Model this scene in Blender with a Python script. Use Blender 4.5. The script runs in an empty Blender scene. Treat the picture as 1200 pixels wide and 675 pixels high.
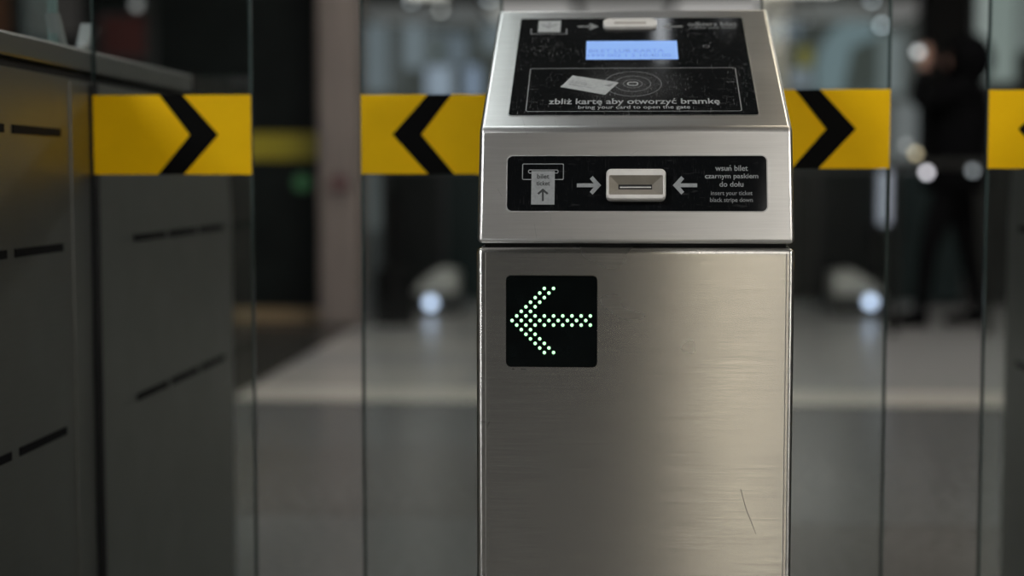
import bpy, bmesh, math, random
from mathutils import Vector, Matrix

# ------------------------------------------------------------------ camera, world, light, exposure
random.seed(7)
S = bpy.context.scene
COL = S.collection
F_PX, CX, CY = 1800.0, 600.0, 337.5          # focal length in pixels of the 1200x675 frame
VPX, VPY = 717.0, 208.0                      # vanishing point of the passage direction (+Y)
CAM = Vector((0.0, 0.0, 0.90))
pitch = math.atan((CY - VPY) / F_PX)
yaw = math.atan((VPX - CX) * math.cos(pitch) / F_PX)
cam_data = bpy.data.cameras.new('camera')
cam_data.sensor_width = 36.0
cam_data.lens = 36.0 * F_PX / 1200.0
cam_data.clip_start = 0.05
cam_data.dof.use_dof = True
cam_data.dof.focus_distance = 1.735
cam_data.dof.aperture_fstop = 2.0
cam = bpy.data.objects.new('camera', cam_data)
cam.location = CAM
cam.rotation_euler = (math.radians(90) - pitch, 0, yaw)
COL.objects.link(cam)
S.camera = cam
CAM_R = cam.rotation_euler.to_matrix()

world = bpy.data.worlds.new('daylight')
S.world = world
world.use_nodes = True
wb = world.node_tree.nodes['Background']
wb.inputs['Color'].default_value = (1.0, 0.86, 0.68, 1)
wb.inputs['Strength'].default_value = 3.6

S.view_settings.view_transform = 'Standard'
S.view_settings.look = 'None'
S.view_settings.gamma = 1.0
S.view_settings.use_curve_mapping = False
S.view_settings.exposure = 0.0


# ------------------------------------------------------------------ pixel helpers (a pixel gives a direction only)
def ray(px, py):
    return CAM_R @ Vector(((px - CX) / F_PX, (CY - py) / F_PX, -1.0))


def at_y(px, py, y):
    d = ray(px, py)
    return CAM + d * ((y - CAM.y) / d.y)


def at_x(px, py, x):
    d = ray(px, py)
    return CAM + d * ((x - CAM.x) / d.x)


def at_floor(px, py):
    d = ray(px, py)
    return CAM + d * (-CAM.z / d.z)


# ------------------------------------------------------------------ materials
MATS = {}


def mat(name, col, rough=0.5, metal=0.0, var=0.08, scale=12.0, emit=None, strength=0.0, bump=0.0, spec=0.5, stretch=None, coat=0.0):
    if name in MATS:
        return MATS[name]
    m = bpy.data.materials.new(name)
    m.use_nodes = True
    nt = m.node_tree
    b = nt.nodes['Principled BSDF']
    tc = nt.nodes.new('ShaderNodeTexCoord')
    mp = nt.nodes.new('ShaderNodeMapping')
    if stretch:
        mp.inputs['Scale'].default_value = stretch
    no = nt.nodes.new('ShaderNodeTexNoise')
    no.inputs['Scale'].default_value = scale
    no.inputs['Detail'].default_value = 4
    nt.links.new(tc.outputs['Object'], mp.inputs['Vector'])
    nt.links.new(mp.outputs['Vector'], no.inputs['Vector'])
    rp = nt.nodes.new('ShaderNodeValToRGB')
    rp.color_ramp.elements[0].position = 0.3
    rp.color_ramp.elements[1].position = 0.7
    rp.color_ramp.elements[0].color = tuple(c * (1 - var) for c in col) + (1,)
    rp.color_ramp.elements[1].color = tuple(min(1, c * (1 + var)) for c in col) + (1,)
    nt.links.new(no.outputs['Fac'], rp.inputs['Fac'])
    nt.links.new(rp.outputs['Color'], b.inputs['Base Color'])
    b.inputs['Roughness'].default_value = rough
    b.inputs['Metallic'].default_value = metal
    b.inputs['Specular IOR Level'].default_value = spec
    b.inputs['Coat Weight'].default_value = coat
    if emit:
        b.inputs['Emission Color'].default_value = tuple(emit) + (1,)
        b.inputs['Emission Strength'].default_value = strength
    if bump:
        bp = nt.nodes.new('ShaderNodeBump')
        bp.inputs['Strength'].default_value = bump
        bp.inputs['Distance'].default_value = 0.002
        nt.links.new(no.outputs['Fac'], bp.inputs['Height'])
        nt.links.new(bp.outputs['Normal'], b.inputs['Normal'])
    MATS[name] = m
    return m


def steel(name, col, rough, aniso=0.8, grain=0.10, smudge=0.12):
    """stainless sheet brushed along the horizontal: highlights smear vertically"""
    m = bpy.data.materials.new(name)
    m.use_nodes = True
    nt = m.node_tree
    L = nt.links.new
    b = nt.nodes['Principled BSDF']
    tc = nt.nodes.new('ShaderNodeTexCoord')
    mp = nt.nodes.new('ShaderNodeMapping')
    mp.inputs['Scale'].default_value = (11, 11, 420)
    no = nt.nodes.new('ShaderNodeTexNoise')
    no.inputs['Scale'].default_value = 1.0
    no.inputs['Detail'].default_value = 3
    no.inputs['Roughness'].default_value = 0.7
    L(tc.outputs['Object'], mp.inputs['Vector'])
    L(mp.outputs['Vector'], no.inputs['Vector'])
    sm = nt.nodes.new('ShaderNodeTexNoise')
    sm.inputs['Scale'].default_value = 9
    sm.inputs['Detail'].default_value = 2
    L(tc.outputs['Object'], sm.inputs['Vector'])
    # colour = col * (1 + grain*(n-.5)*2) * (1 - smudge*s)
    mr = nt.nodes.new('ShaderNodeMapRange')
    mr.inputs['From Min'].default_value = 0.25
    mr.inputs['From Max'].default_value = 0.75
    mr.inputs['To Min'].default_value = 1 - grain
    mr.inputs['To Max'].default_value = 1 + grain
    L(no.outputs['Fac'], mr.inputs['Value'])
    ms = nt.nodes.new('ShaderNodeMapRange')
    ms.inputs['From Min'].default_value = 0.0
    ms.inputs['From Max'].default_value = 1.0
    ms.inputs['To Min'].default_value = 1.0
    ms.inputs['To Max'].default_value = 1 - smudge
    L(sm.outputs['Fac'], ms.inputs['Value'])
    mu = nt.nodes.new('ShaderNodeMath')
    mu.operation = 'MULTIPLY'
    L(mr.outputs['Result'], mu.inputs[0])
    L(ms.outputs['Result'], mu.inputs[1])
    vm = nt.nodes.new('ShaderNodeVectorMath')
    vm.operation = 'SCALE'
    vm.inputs[0].default_value = col
    L(mu.outputs['Value'], vm.inputs['Scale'])
    L(vm.outputs['Vector'], b.inputs['Base Color'])
    rr = nt.nodes.new('ShaderNodeMapRange')
    rr.inputs['From Min'].default_value = 0.0
    rr.inputs['From Max'].default_value = 1.0
    rr.inputs['To Min'].default_value = rough * 0.9
    rr.inputs['To Max'].default_value = rough * 1.15
    L(sm.outputs['Fac'], rr.inputs['Value'])
    L(rr.outputs['Result'], b.inputs['Roughness'])
    b.inputs['Metallic'].default_value = 1.0
    b.inputs['Anisotropic'].default_value = aniso
    tg = nt.nodes.new('ShaderNodeCombineXYZ')
    tg.inputs['Z'].default_value = 1.0
    L(tg.outputs['Vector'], b.inputs['Tangent'])
    MATS[name] = m
    return m


def black_plate(name, haze_centre=None, amount=0.10, spec=0.35):
    """glossy black acrylic with fine scratches and rubbed haze"""
    m = bpy.data.materials.new(name)
    m.use_nodes = True
    nt = m.node_tree
    L = nt.links.new
    b = nt.nodes['Principled BSDF']
    tc = nt.nodes.new('ShaderNodeTexCoord')
    vals = []
    for rot, sc in (((0.2, 0.3, 0.5), (60, 900, 60)), ((0.1, -0.4, -0.9), (900, 70, 70)), ((0.6, 0.2, 1.4), (1300, 90, 90))):
        mp = nt.nodes.new('ShaderNodeMapping')
        mp.inputs['Rotation'].default_value = rot
        mp.inputs['Scale'].default_value = sc
        L(tc.outputs['Object'], mp.inputs['Vector'])
        no = nt.nodes.new('ShaderNodeTexNoise')
        no.inputs['Scale'].default_value = 1.0
        no.inputs['Detail'].default_value = 2
        L(mp.outputs['Vector'], no.inputs['Vector'])
        r = nt.nodes.new('ShaderNodeMapRange')
        r.inputs['From Min'].default_value = 0.64
        r.inputs['From Max'].default_value = 0.82
        L(no.outputs['Fac'], r.inputs['Value'])
        vals.append(r.outputs['Result'])
    a = nt.nodes.new('ShaderNodeMath')
    a.operation = 'ADD'
    L(vals[0], a.inputs[0])
    L(vals[1], a.inputs[1])
    a2 = nt.nodes.new('ShaderNodeMath')
    a2.operation = 'ADD'
    L(a.outputs[0], a2.inputs[0])
    L(vals[2], a2.inputs[1])
    big = nt.nodes.new('ShaderNodeTexNoise')
    big.inputs['Scale'].default_value = 22
    big.inputs['Detail'].default_value = 3
    L(tc.outputs['Object'], big.inputs['Vector'])
    br = nt.nodes.new('ShaderNodeMapRange')
    br.inputs['From Min'].default_value = 0.42
    br.inputs['From Max'].default_value = 0.72
    br.inputs['To Min'].default_value = 0.25
    L(big.outputs['Fac'], br.inputs['Value'])
    mk_ = nt.nodes.new('ShaderNodeMath')
    mk_.operation = 'MULTIPLY'
    L(a2.outputs[0], mk_.inputs[0])
    L(br.outputs['Result'], mk_.inputs[1])
    out = mk_.outputs[0]
    if haze_centre is not None:
        dist = nt.nodes.new('ShaderNodeVectorMath')
        dist.operation = 'DISTANCE'
        L(tc.outputs['Object'], dist.inputs[0])
        dist.inputs[1].default_value = haze_centre
        hr = nt.nodes.new('ShaderNodeMapRange')
        hr.interpolation_type = 'SMOOTHSTEP'
        hr.inputs['From Min'].default_value = 0.0
        hr.inputs['From Max'].default_value = 0.085
        hr.inputs['To Min'].default_value = 0.36
        hr.inputs['To Max'].default_value = 0.0
        L(dist.outputs['Value'], hr.inputs['Value'])
        fine = nt.nodes.new('ShaderNodeTexNoise')
        fine.inputs['Scale'].default_value = 600
        L(tc.outputs['Object'], fine.inputs['Vector'])
        fm = nt.nodes.new('ShaderNodeMath')
        fm.operation = 'MULTIPLY'
        L(hr.outputs['Result'], fm.inputs[0])
        L(fine.outputs['Fac'], fm.inputs[1])
        ad = nt.nodes.new('ShaderNodeMath')
        ad.operation = 'ADD'
        L(out, ad.inputs[0])
        L(fm.outputs[0], ad.inputs[1])
        out = ad.outputs[0]
    mx = nt.nodes.new('ShaderNodeMapRange')
    mx.inputs['To Min'].default_value = 0.0
    mx.inputs['To Max'].default_value = amount
    L(out, mx.inputs['Value'])
    cb = nt.nodes.new('ShaderNodeVectorMath')
    cb.operation = 'ADD'
    cb.inputs[0].default_value = (0.004, 0.0045, 0.005)
    L(mx.outputs['Result'], cb.inputs[1])
    L(cb.outputs['Vector'], b.inputs['Base Color'])
    b.inputs['Roughness'].default_value = 0.05
    b.inputs['Specular IOR Level'].default_value = spec
    MATS[name] = m
    return m


def glass(name, tint, reflect=1.0):
    m = bpy.data.materials.new(name)
    m.use_nodes = True
    nt = m.node_tree
    L = nt.links.new
    nt.nodes.remove(nt.nodes['Principled BSDF'])
    out = nt.nodes['Material Output']
    tr = nt.nodes.new('ShaderNodeBsdfTransparent')
    tc = nt.nodes.new('ShaderNodeTexCoord')
    no = nt.nodes.new('ShaderNodeTexNoise')
    no.inputs['Scale'].default_value = 6
    L(tc.outputs['Object'], no.inputs['Vector'])
    rp = nt.nodes.new('ShaderNodeValToRGB')
    rp.color_ramp.elements[0].color = tuple(c * 0.985 for c in tint) + (1,)
    rp.color_ramp.elements[1].color = tuple(tint) + (1,)
    L(no.outputs['Fac'], rp.inputs['Fac'])
    L(rp.outputs['Color'], tr.inputs['Color'])
    gl = nt.nodes.new('ShaderNodeBsdfGlossy')
    gl.inputs['Roughness'].default_value = 0.02
    gl.inputs['Color'].default_value = (reflect, reflect, reflect, 1)
    fr = nt.nodes.new('ShaderNodeFresnel')
    geo = nt.nodes.new('ShaderNodeNewGeometry')          # same air-to-glass reflectance on both faces of the pane
    ior = nt.nodes.new('ShaderNodeMapRange')
    ior.inputs['To Min'].default_value = 1.5
    ior.inputs['To Max'].default_value = 1 / 1.5
    L(geo.outputs['Backfacing'], ior.inputs['Value'])
    L(ior.outputs['Result'], fr.inputs['IOR'])
    mx = nt.nodes.new('ShaderNodeMixShader')
    L(fr.outputs['Fac'], mx.inputs['Fac'])
    L(tr.outputs['BSDF'], mx.inputs[1])
    L(gl.outputs['BSDF'], mx.inputs[2])
    L(mx.outputs['Shader'], out.inputs['Surface'])
    MATS[name] = m
    return m


STEEL = steel('brushed_steel', (0.60, 0.585, 0.555), 0.26, aniso=0.97, grain=0.13)
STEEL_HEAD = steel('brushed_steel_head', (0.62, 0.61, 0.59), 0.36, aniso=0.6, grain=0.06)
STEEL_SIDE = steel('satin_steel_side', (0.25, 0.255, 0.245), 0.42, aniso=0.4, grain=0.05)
STEEL_EDGE = mat('folded_steel_edge', (0.36, 0.355, 0.345), 0.4, 1.0, 0.1, 60)
GAP = mat('shadow_gap_black', (0.006, 0.006, 0.006), 0.8)
SLOT_BLACK = mat('sensor_window_black', (0.003, 0.003, 0.004), 0.7, spec=0.1)
PRINT = mat('print_grey', (0.215, 0.227, 0.23), 0.55, var=0.12, scale=300)
PRINT_DIM = mat('print_grey_fine', (0.145, 0.152, 0.155), 0.55, var=0.2, scale=400)
PRINT_LIGHT = mat('print_light_grey', (0.30, 0.315, 0.315), 0.55, var=0.12, scale=200)
PRINT_DARK = mat('print_dark', (0.012, 0.014, 0.015), 0.6)
RING_DIM = mat('print_ring_faint', (0.10, 0.105, 0.11), 0.6, var=0.25, scale=300)
BEIGE = mat('slot_plastic_beige', (0.56, 0.545, 0.515), 0.42, var=0.08, scale=60)
BEIGE_SHADE = mat('slot_plastic_shaded', (0.25, 0.228, 0.19), 0.5, var=0.1, scale=60)  # same plastic, darkened for the shade inside the funnel and outlet
LCD = mat('lcd_blue', (0.20, 0.36, 0.75), 0.3, var=0.03, scale=30, emit=(0.225, 0.39, 0.78), strength=0.46)
LCD_TXT = mat('lcd_characters', (0.10, 0.17, 0.38), 0.4, emit=(0.13, 0.24, 0.52), strength=0.5)
LED_PANEL = mat('led_panel_black', (0.002, 0.003, 0.003), 0.12, var=0.3, scale=50, spec=0.12)
LED = mat('led_green_white', (0.6, 0.9, 0.65), 0.3, emit=(0.43, 1.0, 0.49), strength=1.05)
LED_RING = mat('led_green_glow', (0.0, 0.05, 0.01), 0.5, emit=(0.0, 0.42, 0.06), strength=0.10)
YELLOW = mat('sticker_yellow', (0.84, 0.49, 0.0), 0.55, var=0.04, scale=14, spec=0.12)
BLACKST = mat('sticker_black', (0.003, 0.003, 0.003), 0.7, spec=0.06)
GLASS = glass('gate_glass', (0.93, 0.955, 0.945), 0.9)
GLASS_EDGE = mat('glass_edge_green', (0.045, 0.066, 0.063), 0.15, var=0.15, scale=20)
HINGE = mat('hinge_black', (0.01, 0.011, 0.012), 0.5)


# ------------------------------------------------------------------ mesh helpers
def world_origin(o):
    v = Vector((0, 0, 0))
    while o is not None:
        v += o.location
        o = o.parent
    return v


def tag(o, label=None, cat=None, group=None, kind=None):
    if label:
        o['label'] = label
    if cat:
        o['category'] = cat
    if group:
        o['group'] = group
    if kind:
        o['kind'] = kind
    return o


def thing(name, label, cat, loc, group=None):
    o = bpy.data.objects.new(name, None)
    o.empty_display_size = 0.1
    COL.objects.link(o)
    o.location = loc
    return tag(o, label, cat, group)


def link_bm(name, bm, m, parent=None, loc=None, smooth=False):
    """bm is in world coordinates; the object gets its origin at loc (or its parent's)"""
    base = world_origin(parent) if parent else Vector((0, 0, 0))
    o_at = Vector(loc) if loc is not None else base
    bmesh.ops.translate(bm, verts=bm.verts, vec=-o_at)
    bmesh.ops.recalc_face_normals(bm, faces=bm.faces)
    me = bpy.data.meshes.new(name)
    bm.to_mesh(me)
    bm.free()
    for mm in (m if isinstance(m, (list, tuple)) else [m]):
        me.materials.append(mm)
    if smooth:
        for p in me.polygons:
            p.use_smooth = True
    o = bpy.data.objects.new(name, me)
    COL.objects.link(o)
    o.location = o_at - base
    if parent:
        o.parent = parent
    return o


def bevel(bm, w, seg=2, edges=None):
    if w > 0:
        bmesh.ops.bevel(bm, geom=list(edges or bm.edges), offset=w, segments=seg, affect='EDGES', profile=0.5, clamp_overlap=True)


def bm_box(x0, x1, y0, y1, z0, z1, bm=None):
    bm = bm or bmesh.new()
    v = [bm.verts.new((x, y, z)) for z in (z0, z1) for (x, y) in ((x0, y0), (x1, y0), (x1, y1), (x0, y1))]
    for f in ((0, 1, 2, 3), (4, 5, 6, 7), (0, 1, 5, 4), (1, 2, 6, 5), (2, 3, 7, 6), (3, 0, 4, 7)):
        bm.faces.new([v[i] for i in f])
    return bm


def box(name, x0, x1, y0, y1, z0, z1, m, parent=None, bev=0.0, seg=2, loc=None, smooth=False):
    bm = bm_box(x0, x1, y0, y1, z0, z1)
    bevel(bm, bev, seg)
    if loc is None and parent is None:
        loc = ((x0 + x1) / 2, (y0 + y1) / 2, min(z0, z1))
    return link_bm(name, bm, m, parent, loc, smooth)


def bm_prism(poly, axis, a, b):
    """poly: list of 2-D points in the plane across 'axis' (X: (y,z), Y: (x,z), Z: (x,y))"""
    bm = bmesh.new()

    def put(p, t):
        return {'X': (t, p[0], p[1]), 'Y': (p[0], t, p[1]), 'Z': (p[0], p[1], t)}[axis]
    lo = [bm.verts.new(put(p, a)) for p in poly]
    hi = [bm.verts.new(put(p, b)) for p in poly]
    n = len(poly)
    bm.faces.new(lo)
    bm.faces.new(hi)
    for i in range(n):
        bm.faces.new((lo[i], lo[(i + 1) % n], hi[(i + 1) % n], hi[i]))
    return bm


def bm_cyl(c, r, h, axis='Z', seg=24, r2=None, bm=None):
    bm = bm or bmesh.new()
    r2 = r if r2 is None else r2
    q = {'Z': Matrix.Identity(3), 'X': Matrix(((0, 0, 1), (0, 1, 0), (-1, 0, 0))), 'Y': Matrix(((1, 0, 0), (0, 0, -1), (0, 1, 0)))}[axis]
    rings = []
    for rr, t in ((r, 0), (r2, h)):
        rings.append([bm.verts.new(Vector(c) + q @ Vector((rr * math.cos(2 * math.pi * i / seg), rr * math.sin(2 * math.pi * i / seg), t))) for i in range(seg)])
    bm.faces.new(rings[0])
    bm.faces.new(rings[1])
    for i in range(seg):
        j = (i + 1) % seg
        bm.faces.new((rings[0][i], rings[0][j], rings[1][j], rings[1][i]))
    return bm


def bm_lathe(c, prof, seg=24):
    """prof: (radius, z) from bottom to top"""
    bm = bmesh.new()
    rings = [[bm.verts.new((c[0] + r * math.cos(2 * math.pi * i / seg), c[1] + r * math.sin(2 * math.pi * i / seg), c[2] + z)) for i in range(seg)] for r, z in prof]
    for a, b in zip(rings, rings[1:]):
        for i in range(seg):
            j = (i + 1) % seg
            bm.faces.new((a[i], a[j], b[j], b[i]))
    bm.faces.new(rings[0])
    bm.faces.new(rings[-1])
    return bm


class Plane:
    """a flat face of the cabinet: pixels of the photograph turn into (u, v) on it"""

    def __init__(self, o, u, v):
        self.o = Vector(o)
        self.u = Vector(u).normalized()
        self.v = Vector(v).normalized()
        self.n = self.u.cross(self.v).normalized()
        if self.n.y > 0:
            self.n = -self.n

    def hit(self, px, py):
        d = ray(px, py)
        p = CAM + d * ((self.o - CAM).dot(self.n) / d.dot(self.n))
        q = p - self.o
        return q.dot(self.u), q.dot(self.v)

    def pt(self, u, v, h=0.0):
        return self.o + self.u * u + self.v * v + self.n * h


def rrect(u0, u1, v0, v1, r, n=6):
    pts = []
    for cx, cy, a0 in ((u1 - r, v1 - r, 0), (u0 + r, v1 - r, 90), (u0 + r, v0 + r, 180), (u1 - r, v0 + r, 270)):
        for i in range(n + 1):
            a = math.radians(a0 + 90 * i / n)
            pts.append((cx + r * math.cos(a), cy + r * math.sin(a)))
    return pts


def px_rect(pl, x0, y0, x1, y1):
    """mid-line extents of a pixel box on the plane: u0, u1, v0, v1"""
    ym = (y0 + y1) / 2
    xm = (x0 + x1) / 2
    return pl.hit(x0, ym)[0], pl.hit(x1, ym)[0], pl.hit(xm, y1)[1], pl.hit(xm, y0)[1]


def plate(name, pl, polys, h0, h1, m, parent, bev=0.0):
    """extruded outlines (list of polygons) lying on a plane between heights h0 and h1"""
    bm = bmesh.new()
    for poly in polys:
        lo = [bm.verts.new(pl.pt(u, v, h0)) for u, v in poly]
        hi = [bm.verts.new(pl.pt(u, v, h1)) for u, v in poly]
        n = len(poly)
        bm.faces.new(hi)
        bm.faces.new(lo)
        for i in range(n):
            bm.faces.new((lo[i], lo[(i + 1) % n], hi[(i + 1) % n], hi[i]))
    if bev:
        bevel(bm, bev, 2, [e for e in bm.edges if all((v.co - pl.o).dot(pl.n) > h1 - 1e-6 for v in e.verts)])
    return link_bm(name, bm, m, parent)


def outline(name, pl, poly_out, poly_in, h0, h1, m, parent):
    bm = bmesh.new()
    n = len(poly_out)
    R = [[bm.verts.new(pl.pt(u, v, h)) for u, v in p] for p, h in ((poly_out, h0), (poly_out, h1), (poly_in, h1), (poly_in, h0))]
    for a, b in zip(R, R[1:] + R[:1]):
        for i in range(n):
            j = (i + 1) % n
            bm.faces.new((a[i], a[j], b[j], b[i]))
    return link_bm(name, bm, m, parent)


def circle(cu, cv, r, n=40):
    return [(cu + r * math.cos(2 * math.pi * i / n), cv + r * math.sin(2 * math.pi * i / n)) for i in range(n)]


def text(name, pl, s, x0, y0, x1, y1, m, parent, h, bold=0.0, shear=None):
    """flat lettering fitted to a pixel box on the plane"""
    cu = bpy.data.curves.new('lettering', 'FONT')
    cu.body = s
    cu.size = 1.0
    cu.offset = bold
    cu.resolution_u = 3
    o = bpy.data.objects.new('lettering', cu)
    COL.objects.link(o)
    def ink(body):
        cu.body = body
        dg = bpy.context.evaluated_depsgraph_get()
        dg.update()
        src = o.evaluated_get(dg).to_mesh()
        a = [v.co.copy() for v in src.vertices]
        b = [tuple(p.vertices) for p in src.polygons]
        o.evaluated_get(dg).to_mesh_clear()
        return a, b
    plain = s.translate(str.maketrans('żęćńłó', 'zecnlo'))
    vs, fs = ink(plain)
    # accents are drawn as strokes on the base letters
    for i_, ch in enumerate(s):
        if ch not in 'żęćńł':
            continue
        xr = max(v.x for v in ink(plain[:i_ + 1])[0])
        one = ink(plain[i_])[0]
        w = max(v.x for v in one) - min(v.x for v in one)
        c = xr - w / 2
        t = 0.05 + bold
        marks = {'ż': [[(c - t, 0.56), (c + t, 0.56), (c + t, 0.67), (c - t, 0.67)]],
                 'ć': [[(c - 0.06, 0.54), (c + 0.03, 0.54), (c + 0.15, 0.72), (c + 0.02, 0.72)]],
                 'ń': [[(c - 0.06, 0.54), (c + 0.03, 0.54), (c + 0.15, 0.72), (c + 0.02, 0.72)]],
                 'ę': [[(c + 0.02, 0.02), (c + 0.11, 0.02), (c + 0.06, -0.10), (c - 0.04, -0.10)], [(c - 0.04, -0.10), (c + 0.06, -0.10), (c + 0.16, -0.12), (c + 0.16, -0.19), (c + 0.02, -0.19), (c - 0.04, -0.15)]],
                 'ł': [[(c - 0.13, 0.25), (c + 0.13, 0.40), (c + 0.13, 0.49), (c - 0.13, 0.34)]]}[ch]
        for mk in marks:
            k_ = len(vs)
            vs += [Vector((x, y, 0)) for x, y in mk]
            fs.append(tuple(range(k_, k_ + len(mk))))
    bpy.data.objects.remove(o)
    bpy.data.curves.remove(cu)
    ax, bx_ = min(v.x for v in vs), max(v.x for v in vs)
    ay, by = min(v.y for v in vs), max(v.y for v in vs)
    u0, u1, v0, v1 = px_rect(pl, x0, y0, x1, y1)
    bm = bmesh.new()
    bv = []
    for v in vs:
        a, b = (v.x - ax) / (bx_ - ax), (v.y - ay) / (by - ay)
        if shear:
            p = shear(a, b)
        else:
            p = (u0 + (u1 - u0) * a, v0 + (v1 - v0) * b)
        bv.append(bm.verts.new(pl.pt(p[0], p[1], h)))
    for f in fs:
        try:
            bm.faces.new([bv[i] for i in f])
        except ValueError:
            pass
    ob = link_bm(name, bm, m, parent)
    return ob


def bar(p, q, w):
    """a straight stroke between two plane points as a polygon"""
    d = Vector((q[0] - p[0], q[1] - p[1]))
    n = Vector((-d.y, d.x)).normalized() * (w / 2)
    return [(p[0] + n.x, p[1] + n.y), (q[0] + n.x, q[1] + n.y), (q[0] - n.x, q[1] - n.y), (p[0] - n.x, p[1] - n.y)]


def arrow_polys(pl, tip, tail, half, w_px, head):
    """stroke arrow given in pixels: one outline polygon (no overlaps)"""
    t = Vector(pl.hit(*tip))
    s = Vector(pl.hit(*tail))
    d = (t - s).normalized()
    n = Vector((-d.y, d.x))
    k = (t - s).length / math.dist(tip, tail)
    w, H, A = w_px * k, half * k, head * k
    dg = w / math.sqrt(2)
    # chevron with a shaft
    pts = [t, t - d * (A - dg * 0) + n * (H), t - d * (A + dg) + n * (H - dg), t - d * (2 * dg + w / 2 - 0) + n * (w / 2),
           s + n * (w / 2), s - n * (w / 2), t - d * (2 * dg + w / 2) - n * (w / 2), t - d * (A + dg) - n * (H - dg), t - d * A - n * H]
    return [[(p.x, p.y) for p in pts]]


# ------------------------------------------------------------------ the hall (structure)
FLOOR_Y0, FLOOR_Y1 = -8.0, 27.0
HALF = 9.0
CEIL = 3.5
M_SUB = mat('floor_joint_grey', (0.055, 0.055, 0.053), 0.8)
M_DARKSLAB = mat('granite_dark', (0.15, 0.153, 0.15), 0.22, var=0.16, scale=40)
M_DARKSLAB2 = mat('granite_dark_warm', (0.135, 0.132, 0.125), 0.24, var=0.16, scale=40)
M_PALE = mat('granite_pale', (0.40, 0.385, 0.36), 0.24, var=0.10, scale=35)
M_PALE2 = mat('granite_pale_grey', (0.34, 0.335, 0.325), 0.24, var=0.10, scale=35)
M_STRIPE = mat('granite_stripe', (0.56, 0.53, 0.47), 0.26, var=0.08, scale=30)
M_BLACKSLAB = mat('granite_black', (0.045, 0.044, 0.04), 0.25, var=0.2, scale=35)
M_WALL = mat('hall_wall_dark', (0.055, 0.055, 0.054), 0.7, var=0.12, scale=3)
M_WALLB = mat('entrance_wall_grey', (0.026, 0.025, 0.024), 0.8, var=0.12, scale=3)
M_CEIL = mat('ceiling_dark', (0.16, 0.16, 0.155), 0.85, var=0.08, scale=2)

floor = tag(box('floor', -HALF, HALF, FLOOR_Y0, FLOOR_Y1, -0.25, -0.012, M_SUB, loc=(0, 0, 0)), kind='structure')
Y_STR0, Y_STR1 = at_floor(700, 472).y, at_floor(700, 456).y
X_PALE = -1.55


def slab(name, x0, x1, y0, y1, m):
    g = 0.003
    return box(name, x0 + g, x1 - g, y0 + g, y1 - g, -0.03, 0.0, m, floor)


# near dark paving in wide slabs, laid up to the pale stripe
rows = [-8.0, -6.8, -5.6, -4.4, -3.2, -2.0, -0.8, 0.4, 1.6, 2.8, 4.0, 5.1, Y_STR0]
for a, b in zip(rows, rows[1:]):
    k = rows.index(a)
    for i in range(-5, 5):
        slab('paving_slab', i * 1.8, (i + 1) * 1.8, a, b, M_DARKSLAB if (i + k) % 3 else M_DARKSLAB2)
# pale stripe across the hall
xs = [X_PALE, 0.2, 2.0, 3.8, 5.6, 7.4, 9.0]
for a, b in zip(xs, xs[1:]):
    slab('stripe_slab', a, b, Y_STR0, Y_STR1, M_STRIPE)
# pale slabs behind it
far_rows = [Y_STR1, 7.25, 7.9, 8.55, 9.2, 9.85, 10.5, 12.0, 14.0, 17.0, 21.0, 27.0]
for k, (a, b) in enumerate(zip(far_rows, far_rows[1:])):
    off = 0.0 if k % 2 else 0.9
    cuts = [X_PALE] + [x for x in [X_PALE + off + 1.8 * j for j in range(0, 7)] if X_PALE + 0.2 < x < 9] + [9.0]
    for a2, b2 in zip(cuts, cuts[1:]):
        slab('pale_slab', a2, b2, a, b, (M_PALE, M_PALE2)[(k + int(a2 * 3)) % 2])
    for a2, b2 in ((-9, -6.5), (-6.5, -4), (-4, X_PALE)):
        slab('black_slab', a2, b2, a, b, M_BLACKSLAB)
slab('black_slab', -9, X_PALE, Y_STR0, Y_STR1, M_BLACKSLAB)

tag(box('ceiling', -HALF, HALF, FLOOR_Y0, FLOOR_Y1, CEIL, CEIL + 0.2, M_CEIL), kind='structure')
tag(box('wall_left', -HALF - 0.2, -HALF, FLOOR_Y0, FLOOR_Y1, -0.25, CEIL, M_WALL), kind='structure')
tag(box('wall_right', HALF, HALF + 0.2, FLOOR_Y0, FLOOR_Y1, -0.25, CEIL, M_WALL), kind='structure')
tag(box('wall_back', -HALF, HALF, FLOOR_Y1, FLOOR_Y1 + 0.2, -0.25, CEIL, M_WALL), kind='structure')
# entrance wall behind the camera; its door opening is added for the steel's bright band
OPEN_X0, OPEN_X1, OPEN_Z1 = 0.58, 1.45, 2.6
YB = FLOOR_Y0
wf = bmesh.new()
bm_box(-HALF, OPEN_X0, YB - 0.25, YB, -0.25, CEIL, wf)
bm_box(OPEN_X1, HALF, YB - 0.25, YB, -0.25, CEIL, wf)
bm_box(OPEN_X0, OPEN_X1, YB - 0.25, YB, OPEN_Z1, CEIL, wf)
tag(link_bm('wall_front', wf, M_WALLB, None, (0, YB, 0)), kind='structure')
M_FRAME = mat('door_frame_bronze', (0.30, 0.21, 0.12), 0.4, 0.6)
door = tag(box('added_door', OPEN_X0, OPEN_X1, YB - 0.14, YB - 0.10, 2.2, 2.26, M_FRAME), kind='structure')
for x in (OPEN_X0 + 0.03, OPEN_X1 - 0.03):
    box('door_frame', x - 0.03, x + 0.03, YB - 0.15, YB - 0.09, 0, OPEN_Z1, M_FRAME, door)
GLASS_DOOR = glass('entrance_glass', (0.95, 0.97, 0.96))
for z0_, z1_ in ((0.02, 2.2), (2.26, OPEN_Z1)):
    box('door_pane', OPEN_X0 + 0.06, OPEN_X1 - 0.06, YB - 0.125, YB - 0.115, z0_, z1_, GLASS_DOOR, door)
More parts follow.
